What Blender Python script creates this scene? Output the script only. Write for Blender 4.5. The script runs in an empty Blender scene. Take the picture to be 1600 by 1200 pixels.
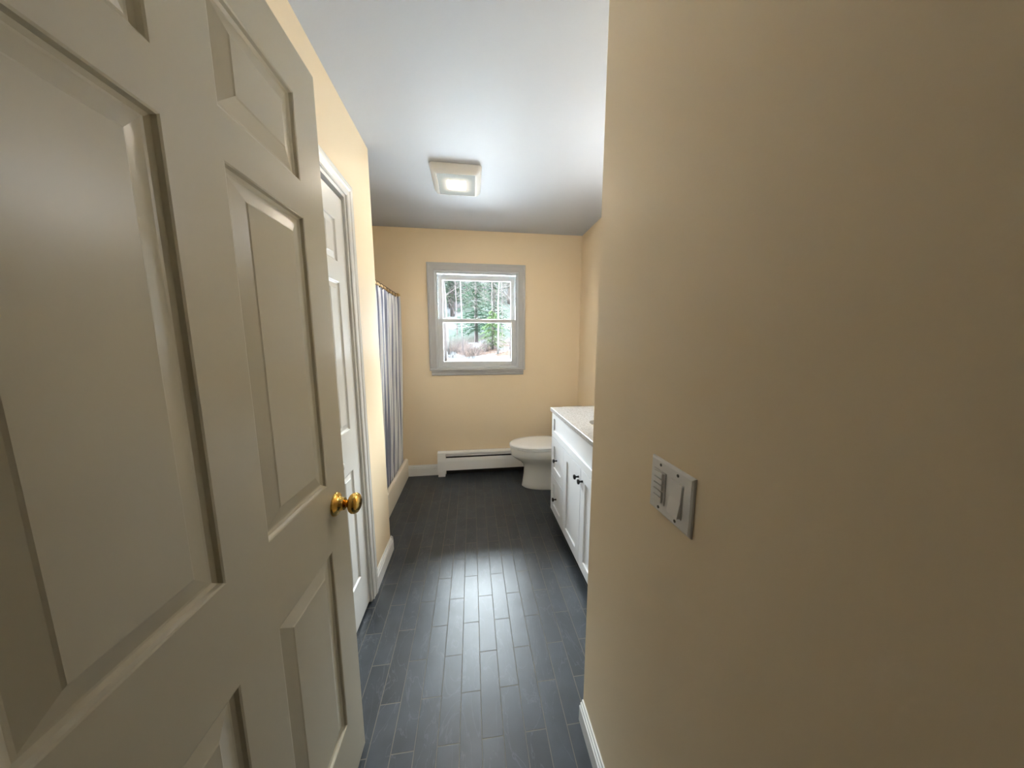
import bpy, bmesh, math, random
from mathutils import Vector, Matrix
C = bpy.context.scene
COL = C.collection
R = math.radians

# ------------------------------------------------------------------ camera, light, exposure
F_PX = 471.03                      # focal length in pixels of the 1600 px wide frame
cam_d = bpy.data.cameras.new('camera'); cam = bpy.data.objects.new('camera', cam_d); COL.objects.link(cam)
cam_d.sensor_fit = 'HORIZONTAL'; cam_d.sensor_width = 36.0; cam_d.lens = F_PX / 1600 * 36.0
cam_d.clip_start = 0.02; cam_d.clip_end = 300
cam.location = (0, 0, 1.372); cam.rotation_euler = (R(90 - 7.722), 0, R(-7.529))
C.camera = cam

C.view_settings.view_transform = 'Standard'; C.view_settings.look = 'None'
C.view_settings.exposure = 1.0; C.view_settings.gamma = 1.0; C.view_settings.use_curve_mapping = False

w = bpy.data.worlds.new('overcast_sky'); C.world = w; w.use_nodes = True
bg = w.node_tree.nodes['Background']
bg.inputs['Color'].default_value = (0.84, 0.93, 1.0, 1); bg.inputs['Strength'].default_value = 50.0

def area(name, loc, rot, sx, sy, power, col, portal=False):
    d = bpy.data.lights.new(name, 'AREA'); d.shape = 'RECTANGLE'; d.size = sx; d.size_y = sy
    d.energy = power; d.color = col
    if portal: d.cycles.is_portal = True
    o = bpy.data.objects.new(name, d); COL.objects.link(o); o.location = loc; o.rotation_euler = rot
    return o
area('window_portal', (0.06, 3.25, 1.6), (R(-90), 0, 0), 0.84, 0.98, 1, (1, 1, 1), portal=True)
HALL_FILL_W = 0.3       # added fill lamp in the hall, unseen behind the camera
VANITY_W = 15.0    # lamp bar over the vanity
FAN_W = 50.0      # hot middle of the ceiling fan light's lens

# ------------------------------------------------------------------ room dimensions (metres)
H = 2.446; XL = -0.558; YL = 1.933; YB = 3.098; XR = 0.381; YR = 0.894; XR2 = 1.126

# ------------------------------------------------------------------ materials
def nt(name):
    m = bpy.data.materials.new(name); m.use_nodes = True
    return m, m.node_tree, m.node_tree.nodes['Principled BSDF']
def mat(name, col, rough=0.5, metal=0.0, spec=0.5, bump=0.0, bscale=200.0, coat=0.0, var=0.0, vscale=4.0):
    m, t, b = nt(name)
    b.inputs['Base Color'].default_value = (*col, 1); b.inputs['Roughness'].default_value = rough
    b.inputs['Metallic'].default_value = metal; b.inputs['Specular IOR Level'].default_value = spec
    if coat: b.inputs['Coat Weight'].default_value = coat; b.inputs['Coat Roughness'].default_value = 0.15
    tc = t.nodes.new('ShaderNodeTexCoord')
    if var:
        n = t.nodes.new('ShaderNodeTexNoise'); n.inputs['Scale'].default_value = vscale; n.inputs['Detail'].default_value = 6
        mx = t.nodes.new('ShaderNodeMix'); mx.data_type = 'RGBA'
        mx.inputs[6].default_value = (*[c * (1 - var) for c in col], 1); mx.inputs[7].default_value = (*[min(1, c * (1 + var)) for c in col], 1)
        t.links.new(tc.outputs['Object'], n.inputs['Vector']); t.links.new(n.outputs[0], mx.inputs[0]); t.links.new(mx.outputs[2], b.inputs['Base Color'])
    if bump:
        n = t.nodes.new('ShaderNodeTexNoise'); n.inputs['Scale'].default_value = bscale; n.inputs['Detail'].default_value = 3
        bp = t.nodes.new('ShaderNodeBump'); bp.inputs['Strength'].default_value = bump; bp.inputs['Distance'].default_value = 0.002
        t.links.new(tc.outputs['Object'], n.inputs['Vector']); t.links.new(n.outputs[0], bp.inputs['Height']); t.links.new(bp.outputs[0], b.inputs['Normal'])
    return m
M = {}
M['wall'] = mat('peach_wall_paint', (0.85, 0.69, 0.475), 0.5, spec=0.3, bump=0.12, bscale=160)
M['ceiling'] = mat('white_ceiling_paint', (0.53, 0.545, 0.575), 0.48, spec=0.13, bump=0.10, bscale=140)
M['trim'] = mat('white_trim_paint', (0.80, 0.79, 0.76), 0.32)
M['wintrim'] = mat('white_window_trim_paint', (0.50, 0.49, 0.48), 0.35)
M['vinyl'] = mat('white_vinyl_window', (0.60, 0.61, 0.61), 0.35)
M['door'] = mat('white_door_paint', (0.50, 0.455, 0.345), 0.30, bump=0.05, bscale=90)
M['closet'] = mat('white_closet_door_paint', (0.80, 0.79, 0.75), 0.32)
M['brass'] = mat('polished_brass', (0.80, 0.50, 0.13), 0.16, metal=1.0)
M['rod'] = mat('aged_brass', (0.72, 0.52, 0.24), 0.3, metal=0.9)
M['vanity'] = mat('white_cabinet_paint', (0.84, 0.85, 0.87), 0.35)
M['black'] = mat('oil_rubbed_bronze', (0.018, 0.016, 0.016), 0.32, metal=0.6)
M['porcelain'] = mat('white_porcelain', (0.88, 0.86, 0.80), 0.10, spec=0.6, coat=0.4)
M['seat'] = mat('white_toilet_seat_plastic', (0.90, 0.89, 0.86), 0.16)
M['heater'] = mat('off_white_enamel', (0.86, 0.84, 0.80), 0.4)
M['dark'] = mat('dark_cavity', (0.02, 0.018, 0.015), 0.8)
M['fin'] = mat('aluminium_fins', (0.25, 0.24, 0.22), 0.5, metal=0.8)
M['base'] = mat('beige_shower_base', (0.88, 0.80, 0.66), 0.22)
M['plate'] = mat('white_plastic_plate', (0.74, 0.71, 0.69), 0.3)
M['screw'] = mat('screw_slot', (0.12, 0.11, 0.10), 0.5)
M['fixture'] = mat('white_fixture_plastic', (0.80, 0.79, 0.76), 0.35)
M['ring'] = mat('dark_curtain_ring', (0.10, 0.07, 0.04), 0.35, metal=0.7)
M['snow'] = mat('snow', (0.85, 0.87, 0.9), 0.8)

def counter_mat():
    m, t, b = nt('speckled_quartz'); b.inputs['Roughness'].default_value = 0.22
    tc = t.nodes.new('ShaderNodeTexCoord'); v = t.nodes.new('ShaderNodeTexVoronoi'); v.inputs['Scale'].default_value = 260
    r = t.nodes.new('ShaderNodeValToRGB'); e = r.color_ramp.elements
    e[0].position = 0.0; e[0].color = (0.30, 0.285, 0.27, 1); e[1].position = 1.0; e[1].color = (0.54, 0.53, 0.52, 1)
    k = r.color_ramp.elements.new(0.35); k.color = (0.46, 0.448, 0.436, 1)
    s = t.nodes.new('ShaderNodeSeparateColor')
    t.links.new(tc.outputs['Object'], v.inputs['Vector']); t.links.new(v.outputs['Color'], s.inputs[0]); t.links.new(s.outputs[0], r.inputs[0]); t.links.new(r.outputs[0], b.inputs['Base Color'])
    return m
M['counter'] = counter_mat()

def floor_mat():
    m, t, b = nt('slate_plank_tile'); N = t.nodes.new; L = t.links.new
    tc = N('ShaderNodeTexCoord'); sp = N('ShaderNodeSeparateXYZ'); L(tc.outputs['Object'], sp.inputs[0])
    ax = N('ShaderNodeMath'); ax.operation = 'ADD'; ax.inputs[1].default_value = -0.0111 + 0.0766 * 60
    ay = N('ShaderNodeMath'); ay.operation = 'ADD'; ay.inputs[1].default_value = -1.9426 + 0.3026 * 40
    L(sp.outputs['X'], ax.inputs[0]); L(sp.outputs['Y'], ay.inputs[0])
    cb = N('ShaderNodeCombineXYZ'); L(ay.outputs[0], cb.inputs[0]); L(ax.outputs[0], cb.inputs[1])
    br = N('ShaderNodeTexBrick'); br.offset = 0.5; br.offset_frequency = 2; br.squash = 1
    br.inputs['Scale'].default_value = 1; br.inputs['Mortar Size'].default_value = 0.0016; br.inputs['Mortar Smooth'].default_value = 0.25
    br.inputs['Brick Width'].default_value = 0.3026; br.inputs['Row Height'].default_value = 0.0766; br.inputs['Bias'].default_value = 0
    br.inputs['Color1'].default_value = (0.025, 0.029, 0.034, 1); br.inputs['Color2'].default_value = (0.040, 0.047, 0.056, 1)
    br.inputs['Mortar'].default_value = (0.155, 0.140, 0.115, 1)
    L(cb.outputs[0], br.inputs['Vector'])
    # slate clouding and pale veins
    n1 = N('ShaderNodeTexNoise'); n1.inputs['Scale'].default_value = 9; n1.inputs['Detail'].default_value = 8; L(tc.outputs['Object'], n1.inputs['Vector'])
    n2 = N('ShaderNodeTexNoise'); n2.inputs['Scale'].default_value = 3.2; n2.inputs['Detail'].default_value = 5; n2.inputs['Distortion'].default_value = 1.6
    mp = N('ShaderNodeMapping'); mp.inputs['Scale'].default_value = (3.0, 1.0, 1); mp.inputs['Rotation'].default_value = (0, 0, 0.35)
    L(tc.outputs['Object'], mp.inputs[0]); L(mp.outputs[0], n2.inputs['Vector'])
    vn = N('ShaderNodeMath'); vn.operation = 'SUBTRACT'; vn.inputs[1].default_value = 0.5; L(n2.outputs[0], vn.inputs[0])
    va = N('ShaderNodeMath'); va.operation = 'ABSOLUTE'; L(vn.outputs[0], va.inputs[0])
    vr = N('ShaderNodeMapRange'); vr.inputs[1].default_value = 0.0; vr.inputs[2].default_value = 0.012; vr.inputs[3].default_value = 0.32; vr.inputs[4].default_value = 0.0
    L(va.outputs[0], vr.inputs[0])
    m1 = N('ShaderNodeMix'); m1.data_type = 'RGBA'; m1.blend_type = 'MULTIPLY'; m1.inputs[0].default_value = 1.0
    cr = N('ShaderNodeMapRange'); cr.inputs[1].default_value = 0.3; cr.inputs[2].default_value = 0.7; cr.inputs[3].default_value = 0.72; cr.inputs[4].default_value = 1.25
    L(n1.outputs[0], cr.inputs[0]); L(br.outputs['Color'], m1.inputs[6]); L(cr.outputs[0], m1.inputs[7])
    m2 = N('ShaderNodeMix'); m2.data_type = 'RGBA'; m2.inputs[7].default_value = (0.13, 0.14, 0.155, 1)
    L(vr.outputs[0], m2.inputs[0]); L(m1.outputs[2], m2.inputs[6])
    m3 = N('ShaderNodeMix'); m3.data_type = 'RGBA'; L(br.outputs['Fac'], m3.inputs[0]); L(m2.outputs[2], m3.inputs[6]); m3.inputs[7].default_value = (0.155, 0.140, 0.115, 1)
    L(m3.outputs[2], b.inputs['Base Color'])
    rr = N('ShaderNodeMapRange'); rr.inputs[3].default_value = 0.34; rr.inputs[4].default_value = 0.9; L(br.outputs['Fac'], rr.inputs[0]); L(rr.outputs[0], b.inputs['Roughness'])
    b.inputs['Specular IOR Level'].default_value = 0.55
    inv = N('ShaderNodeMath'); inv.operation = 'MULTIPLY_ADD'; inv.inputs[1].default_value = -1.0; inv.inputs[2].default_value = 1.0; L(br.outputs['Fac'], inv.inputs[0])
    ad = N('ShaderNodeMath'); ad.operation = 'MULTIPLY_ADD'; ad.inputs[1].default_value = 0.22; L(n1.outputs[0], ad.inputs[0]); L(inv.outputs[0], ad.inputs[2])
    bp = N('ShaderNodeBump'); bp.inputs['Strength'].default_value = 0.5; bp.inputs['Distance'].default_value = 0.002
    L(ad.outputs[0], bp.inputs['Height']); L(bp.outputs[0], b.inputs['Normal'])
    return m
M['floor'] = floor_mat()

def glass_mat():
    m, t, b = nt('window_glass'); t.nodes.remove(b); out = t.nodes['Material Output']
    tr = t.nodes.new('ShaderNodeBsdfTransparent'); tr.inputs[0].default_value = (0.97, 0.985, 0.98, 1)
    gl = t.nodes.new('ShaderNodeBsdfGlossy'); gl.inputs['Roughness'].default_value = 0.02
    fr = t.nodes.new('ShaderNodeFresnel'); fr.inputs[0].default_value = 1.45; mx = t.nodes.new('ShaderNodeMixShader')
    t.links.new(fr.outputs[0], mx.inputs[0]); t.links.new(tr.outputs[0], mx.inputs[1]); t.links.new(gl.outputs[0], mx.inputs[2]); t.links.new(mx.outputs[0], out.inputs[0])
    return m
M['glass'] = glass_mat()
def emis(name, col, s):
    m, t, b = nt(name); b.inputs['Base Color'].default_value = (0.8, 0.8, 0.8, 1)
    b.inputs['Emission Color'].default_value = (*col, 1); b.inputs['Emission Strength'].default_value = s
    return m
def lens_mat():
    # frosted lens over a small lamp: it glows strongly over the lamp and fades towards its edges
    m, t, b = nt('frosted_lens'); N = t.nodes.new; L = t.links.new
    b.inputs['Base Color'].default_value = (0.34, 0.345, 0.32, 1); b.inputs['Specular IOR Level'].default_value = 0.08; b.inputs['Roughness'].default_value = 0.7
    tc = N('ShaderNodeTexCoord'); sp = N('ShaderNodeSeparateXYZ'); L(tc.outputs['Object'], sp.inputs[0]); ds = []
    for ax, half in (('X', 0.060), ('Y', 0.058)):
        ab = N('ShaderNodeMath'); ab.operation = 'ABSOLUTE'; L(sp.outputs[ax], ab.inputs[0])
        su = N('ShaderNodeMath'); su.operation = 'SUBTRACT'; su.use_clamp = True; su.inputs[1].default_value = half - 0.010; L(ab.outputs[0], su.inputs[0])
        pw = N('ShaderNodeMath'); pw.operation = 'POWER'; pw.inputs[1].default_value = 2; L(su.outputs[0], pw.inputs[0]); ds.append(pw)
    ad = N('ShaderNodeMath'); ad.operation = 'ADD'; L(ds[0].outputs[0], ad.inputs[0]); L(ds[1].outputs[0], ad.inputs[1])
    sq = N('ShaderNodeMath'); sq.operation = 'SQRT'; L(ad.outputs[0], sq.inputs[0])
    core = N('ShaderNodeMapRange'); core.interpolation_type = 'SMOOTHSTEP'; core.inputs[1].default_value = 0.012; core.inputs[2].default_value = 0.0; core.inputs[3].default_value = 0.0; core.inputs[4].default_value = FAN_W; L(sq.outputs[0], core.inputs[0])
    halo = N('ShaderNodeMapRange'); halo.interpolation_type = 'SMOOTHSTEP'; halo.inputs[1].default_value = 0.058; halo.inputs[2].default_value = 0.005; halo.inputs[3].default_value = 0.0; halo.inputs[4].default_value = 0.34; L(sq.outputs[0], halo.inputs[0])
    su = N('ShaderNodeMath'); su.operation = 'ADD'; L(core.outputs[0], su.inputs[0]); L(halo.outputs[0], su.inputs[1])
    L(su.outputs[0], b.inputs['Emission Strength']); b.inputs['Emission Color'].default_value = (1.0, 0.86, 0.70, 1)
    return m
M['lens'] = lens_mat()
def curtain_mat():
    m, t, b = nt('striped_cotton'); N = t.nodes.new; L = t.links.new
    b.inputs['Roughness'].default_value = 0.85; b.inputs['Specular IOR Level'].default_value = 0.2
    uv = N('ShaderNodeUVMap'); s = N('ShaderNodeSeparateXYZ'); L(uv.outputs[0], s.inputs[0])
    md = N('ShaderNodeMath'); md.operation = 'MODULO'; md.inputs[1].default_value = 0.125; L(s.outputs[0], md.inputs[0])
    r = N('ShaderNodeValToRGB'); r.color_ramp.interpolation = 'CONSTANT'
    dv = N('ShaderNodeMath'); dv.operation = 'DIVIDE'; dv.inputs[1].default_value = 0.125; L(md.outputs[0], dv.inputs[0]); L(dv.outputs[0], r.inputs[0])
    wht = (0.88, 0.88, 0.89, 1); blu = (0.27, 0.29, 0.38, 1); e = r.color_ramp.elements
    e[0].position = 0; e[0].color = wht; e[1].position = 0.14; e[1].color = blu
    for p, c in ((0.36, wht), (0.42, blu), (0.45, wht), (0.66, blu), (0.77, wht), (0.83, blu), (0.86, wht)):
        k = e.new(p); k.color = c
    L(r.outputs[0], b.inputs['Base Color'])
    return m
M['curtain'] = curtain_mat()

# ------------------------------------------------------------------ mesh helpers
def tag(o, label=None, cat=None, group=None, kind=None):
    if label: o['label'] = label
    if cat: o['category'] = cat
    if group: o['group'] = group
    if kind: o['kind'] = kind
    return o
def mk(name, bm, m, parent=None, smooth=False, recalc=True):
    if recalc: bmesh.ops.recalc_face_normals(bm, faces=bm.faces)
    me = bpy.data.meshes.new(name); bm.to_mesh(me); bm.free()
    if smooth:
        for p in me.polygons: p.use_smooth = True
    me.materials.append(M[m] if isinstance(m, str) else m)
    o = bpy.data.objects.new(name, me); COL.objects.link(o)
    if parent is not None: o.parent = parent
    return o
def sharp(o, ang=35):
    """smooth shading with edges sharper than ang kept crisp"""
    me = o.data; bm = bmesh.new(); bm.from_mesh(me)
    for f in bm.faces: f.smooth = True
    for e in bm.edges:
        e.smooth = not (len(e.link_faces) != 2 or e.calc_face_angle(0) > R(ang))
    bm.to_mesh(me); bm.free(); return o
def empty(name, loc=(0, 0, 0), rz=0):
    o = bpy.data.objects.new(name, None); COL.objects.link(o); o.location = loc; o.rotation_euler = (0, 0, rz); o.empty_display_size = 0.1
    return o
def box(bm, x0, x1, y0, y1, z0, z1, bev=0.0, seg=2):
    vs = [bm.verts.new(p) for p in ((x0, y0, z0), (x1, y0, z0), (x1, y1, z0), (x0, y1, z0), (x0, y0, z1), (x1, y0, z1), (x1, y1, z1), (x0, y1, z1))]
    fs = [bm.faces.new([vs[i] for i in q]) for q in ((3, 2, 1, 0), (4, 5, 6, 7), (0, 1, 5, 4), (1, 2, 6, 5), (2, 3, 7, 6), (3, 0, 4, 7))]
    if bev:
        es = list({e for f in fs for e in f.edges})
        bmesh.ops.bevel(bm, geom=es, offset=bev, segments=seg, profile=0.5, affect='EDGES')
def boxo(name, m, b, parent=None, bev=0.0, seg=2):
    bm = bmesh.new()
    for q in (b if isinstance(b[0], (tuple, list)) else [b]): box(bm, *q, bev=bev, seg=seg)
    return mk(name, bm, m, parent)
def lathe(bm, prof, o, axis, n=32, cap=True, squash=1.0):
    """prof = [(radius, distance along axis)]"""
    a = Vector(axis).normalized(); t = Vector((0, 0, 1)) if abs(a.z) < 0.9 else Vector((1, 0, 0))
    e1 = a.cross(t).normalized(); e2 = a.cross(e1).normalized(); o = Vector(o); rings = []
    for r, d in prof:
        rings.append([bm.verts.new(o + a * d + e1 * (r * math.cos(2 * math.pi * k / n) * squash) + e2 * (r * math.sin(2 * math.pi * k / n))) for k in range(n)])
    for A, B in zip(rings, rings[1:]):
        for k in range(n): bm.faces.new((A[k], A[(k + 1) % n], B[(k + 1) % n], B[k]))
    if cap: bm.faces.new(rings[0][::-1]); bm.faces.new(rings[-1])
def loft(bm, rings, cap=True):
    V = [[bm.verts.new(p) for p in r] for r in rings]
    for A, B in zip(V, V[1:]):
        n = len(A)
        for k in range(n): bm.faces.new((A[k], A[(k + 1) % n], B[(k + 1) % n], B[k]))
    if cap: bm.faces.new(V[0][::-1]); bm.faces.new(V[-1])
    return V
def tube(bm, pts, radii, n=6, cap=True):
    pts = [Vector(p) for p in pts]; rings = []
    for i, p in enumerate(pts):
        a = (pts[min(i + 1, len(pts) - 1)] - pts[max(i - 1, 0)]).normalized()
        t = Vector((0, 0, 1)) if abs(a.z) < 0.9 else Vector((1, 0, 0))
        e1 = a.cross(t).normalized(); e2 = a.cross(e1)
        rr = radii[i] if isinstance(radii, (list, tuple)) else radii
        rings.append([p + e1 * (rr * math.cos(2 * math.pi * k / n)) + e2 * (rr * math.sin(2 * math.pi * k / n)) for k in range(n)])
    loft(bm, rings, cap)
def extrude_profile(bm, prof, path_fn, s0, s1):
    """closed 2-D profile swept straight: path_fn(a, b, s) -> point"""
    loft(bm, [[path_fn(a, b, s) for a, b in prof] for s in (s0, s1)])

def panel_rings(bm, mp, u0, u1, w0, w1, prof):
    """nested rectangles stepping inwards: prof = [(inset, depth)], the last one is filled"""
    rings = []
    for ins, d in prof:
        rings.append([bm.verts.new(mp(*q, d)) for q in ((u0 + ins, w0 + ins), (u1 - ins, w0 + ins), (u1 - ins, w1 - ins), (u0 + ins, w1 - ins))])
    for A, B in zip(rings, rings[1:]):
        for k in range(4): bm.faces.new((A[k], A[(k + 1) % 4], B[(k + 1) % 4], B[k]))
    bm.faces.new(rings[-1])
def framed_leaf(bm, mp, u0, u1, w0, w1, holes, T, both=True):
    """flat stiles and rails around rectangular holes, front at depth 0 and back at depth -T"""
    us = sorted({u0, u1, *[h[0] for h in holes], *[h[1] for h in holes]}); ws = sorted({w0, w1, *[h[2] for h in holes], *[h[3] for h in holes]})
    def hole(a, b): return any(h[0] <= a < h[1] and h[2] <= b < h[3] for h in holes)
    for d in ((0, -T) if both else (0,)):
        V = {}
        for i, a in enumerate(us):
            for j, b in enumerate(ws): V[i, j] = bm.verts.new(mp(a, b, d))
        for i in range(len(us) - 1):
            for j in range(len(ws) - 1):
                if not hole(us[i], ws[j]): bm.faces.new((V[i, j], V[i + 1, j], V[i + 1, j + 1], V[i, j + 1]))
    if not both:
        q = [bm.verts.new(mp(a, b, -T)) for a, b in ((u0, w0), (u1, w0), (u1, w1), (u0, w1))]; bm.faces.new(q)
    for (a, b), (c, d) in (((u0, w0), (u1, w0)), ((u1, w0), (u1, w1)), ((u1, w1), (u0, w1)), ((u0, w1), (u0, w0))):
        bm.faces.new([bm.verts.new(mp(*q)) for q in ((a, b, 0), (c, d, 0), (c, d, -T), (a, b, -T))])
    bmesh.ops.remove_doubles(bm, verts=bm.verts, dist=1e-5)
RAISED = [(0, 0), (0.003, -0.0015), (0.006, -0.007), (0.012, -0.010), (0.016, -0.010), (0.044, -0.003), (0.047, -0.0015)]
RAISED_S = [(0, 0), (0.003, -0.0015), (0.005, -0.006), (0.009, -0.008), (0.012, -0.008), (0.030, -0.003), (0.032, -0.0015)]

# ------------------------------------------------------------------ room shell
def st(o, label, cat): return tag(o, label, cat, kind='structure')
st(boxo('floor', 'floor', (-1.75, 1.35, -1.6, 3.26, -0.12, 0.0)), 'dark grey slate-look plank tile floor laid in running bond', 'floor')
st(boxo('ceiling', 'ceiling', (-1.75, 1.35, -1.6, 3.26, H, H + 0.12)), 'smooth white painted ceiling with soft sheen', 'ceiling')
wx0, wx1, wz0, wz1 = -0.352, 0.476, 1.118, 2.072            # window opening
st(boxo('wall_back', 'wall', [(-1.75, wx0, YB, YB + 0.15, 0, H), (wx1, 1.35, YB, YB + 0.15, 0, H), (wx0, wx1, YB, YB + 0.15, 0, wz0), (wx0, wx1, YB, YB + 0.15, wz1, H)]),
   'peach painted wall at the far end around the window', 'wall')
st(boxo('wall_right', 'wall', (XR2, XR2 + 0.12, YR, YB, 0, H)), 'peach wall behind the toilet and vanity', 'wall')
st(boxo('wall_right_near', 'wall', (XR, 1.35, 0.115, YR, 0, H)), 'peach painted wall block close on the right with the switch plate', 'wall')
co0, co1, coz = 0.925, 1.545, 2.032                          # closet opening in the left wall
st(boxo('wall_left', 'wall', [(XL - 0.11, XL, 0.115, co0, 0, H), (XL - 0.11, XL, co1, YL, 0, H), (XL - 0.11, XL, co0, co1, coz, H)]),
   'peach painted wall on the left around the closet door', 'wall')
st(boxo('wall_alcove_near', 'wall', (-1.45, XL - 0.11, YL - 0.11, YL, 0, H)), 'peach wall at the near end of the shower alcove', 'wall')
st(boxo('wall_alcove_left', 'wall', (-1.56, -1.45, YL - 0.11, YB, 0, H)), 'peach wall along the back of the shower alcove', 'wall')
st(boxo('wall_closet', 'wall', [(-1.32, -1.26, 0.115, YL - 0.11, 0, H)]), 'wall at the back of the closet', 'wall')
st(boxo('wall_front', 'wall', [(-1.56, -0.418, 0.0, 0.115, 0, H), (0.395, 1.35, 0.0, 0.115, 0, H), (-0.418, 0.395, 0.0, 0.115, 2.065, H)]),
   'wall with the doorway one looks in through', 'wall')
st(boxo('wall_hall', 'wall', [(-1.56, -1.45, -1.6, 0, 0, H), (1.2, 1.31, -1.6, 0, 0, H), (-1.56, 1.31, -1.6, -1.5, 0, H)]), 'hallway walls behind the doorway', 'wall')

# baseboards: profile (out, up)
def baseboard(name, label, segs, h):
    prof = [(0, 0), (0.015, 0), (0.015, h * 0.72), (0.011, h * 0.76), (0.011, h * 0.86), (0.006, h * 0.90), (0.005, h), (0, h)]
    bm = bmesh.new()
    for p0, p1, n in segs:        # straight run from p0 to p1 along the wall, n = outward normal
        p0 = Vector((*p0, 0)); p1 = Vector((*p1, 0)); n = Vector((*n, 0)); d = (p1 - p0).normalized()
        rings = []
        for p, m0 in ((p0, 'a'), (p1, 'b')):
            rings.append([p + n * a + Vector((0, 0, b)) for a, b in prof])
        loft(bm, rings)
    return st(mk(name, bm, 'trim'), label, 'baseboard')
baseboard('baseboard_left', 'short white baseboard right of the closet door casing', [((XL, 1.602), (XL, YL + 0.015), (1, 0)), ((XL + 0.015, YL), (-0.668, YL), (0, 1))], 0.100)
baseboard('baseboard_back', 'white baseboard between the shower curb and the heater', [((-0.672, YB), (-0.37, YB), (0, -1))], 0.115)
baseboard('baseboard_back_right', 'white baseboard behind the toilet', [((0.98, YB), (XR2, YB), (0, -1))], 0.115)
baseboard('baseboard_right', 'white baseboard at the foot of the near right wall', [((XR, 0.115), (XR, YR), (-1, 0))], 0.083)

# ------------------------------------------------------------------ window
def casing_profile(wd, th=0.018):
    return [(0, 0), (0, th * 0.55), (wd * 0.10, th * 0.65), (wd * 0.16, th * 0.60), (wd * 0.60, th * 0.82), (wd * 0.68, th * 1.05), (wd * 0.90, th * 1.1), (wd, th * 0.95), (wd, 0)]
def mitred_casing(bm, mp, u0, u1, w0, w1, wd, prof, bottom=False):
    """three-sided picture casing; prof = (away from the opening, out of the wall)"""
    pts = [((u0, w0), (-1, 0)), ((u0, w1), (-1, 1)), ((u1, w1), (1, 1)), ((u1, w0), (1, 0))]
    loft(bm, [[mp(p[0] + a * s[0], p[1] + a * s[1], b) for a, b in prof] for p, s in pts])
win = st(empty('window_1', (0.062, YB, wz0)), 'white double-hung window in a grey-white frame', 'window')
W0 = Vector((0.062, YB, wz0))
def WL(bm):    # bring world coordinates into the window's own frame
    bmesh.ops.translate(bm, verts=bm.verts, vec=-W0); return bm
bm = bmesh.new(); mitred_casing(bm, lambda u, v, d: Vector((u, YB - d, v)), wx0, wx1, wz0, wz1, 0.062, casing_profile(0.066, 0.02))
mk('window_casing', WL(bm), 'wintrim', win)
bm = bmesh.new(); box(bm, wx0 - 0.066, wx1 + 0.066, YB - 0.040, YB + 0.012, wz0 - 0.018, wz0 - 0.0005, bev=0.004); mk('window_stool', WL(bm), 'wintrim', win)
bm = bmesh.new()
extrude_profile(bm, [(0, 0), (0.022, 0), (0.022, -0.018), (0.016, -0.028), (0.014, -0.045), (0.008, -0.052), (0, -0.052)], lambda a, b, s: Vector((s, YB - a, wz0 - 0.0185 + b)), wx0 - 0.05, wx1 + 0.05)
mk('window_apron', WL(bm), 'wintrim', win)
def rect_frame(bm, x0, x1, z0, z1, t, y0, y1, tb=None, tt=None, bev=0.003):
    tb = t if tb is None else tb; tt = t if tt is None else tt
    box(bm, x0, x0 + t, y0, y1, z0, z1, bev=bev); box(bm, x1 - t, x1, y0, y1, z0, z1, bev=bev)
    box(bm, x0 + t, x1 - t, y0, y1, z1 - tt, z1, bev=bev); box(bm, x0 + t, x1 - t, y0, y1, z0, z0 + tb, bev=bev)
bm = bmesh.new()
rect_frame(bm, wx0, wx1, wz0, wz1, 0.010, YB - 0.004, YB + 0.14)
rect_frame(bm, wx0 + 0.010, wx1 - 0.010, wz0 + 0.010, wz1 - 0.010, 0.016, YB + 0.022, YB + 0.035)
mk('window_frame', WL(bm), 'vinyl', win)
# upper sash sits in the outer track, lower sash in the inner one
bm = bmesh.new(); rect_frame(bm, wx0 + 0.026, wx1 - 0.026, 1.588, wz1 - 0.026, 0.043, YB + 0.072, YB + 0.104, tb=0.030, tt=0.050)
up = mk('upper_sash', WL(bm), 'vinyl', win)
bm = bmesh.new(); box(bm, -0.29, 0.412, YB + 0.086, YB + 0.090, 1.61, 2.0); mk('pane', WL(bm), 'glass', up)
bm = bmesh.new(); rect_frame(bm, wx0 + 0.012, wx1 - 0.012, wz0 + 0.011, 1.612, 0.056, YB + 0.036, YB + 0.068, tb=0.058, tt=0.034)
lo = mk('lower_sash', WL(bm), 'vinyl', win)
bm = bmesh.new(); box(bm, -0.29, 0.412, YB + 0.050, YB + 0.054, 1.18, 1.585); mk('pane', WL(bm), 'glass', lo)
bm = bmesh.new(); box(bm, 0.038, 0.092, YB + 0.040, YB + 0.066, 1.612, 1.618, bev=0.002); lathe(bm, [(0.012, 0), (0.012, 0.008), (0.008, 0.011)], (0.065, YB + 0.053, 1.617), (0, 0, 1), n=16)
box(bm, 0.060, 0.088, YB + 0.046, YB + 0.058, 1.620, 1.628, bev=0.002)
mk('sash_lock', WL(bm), 'wintrim', lo)

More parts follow.
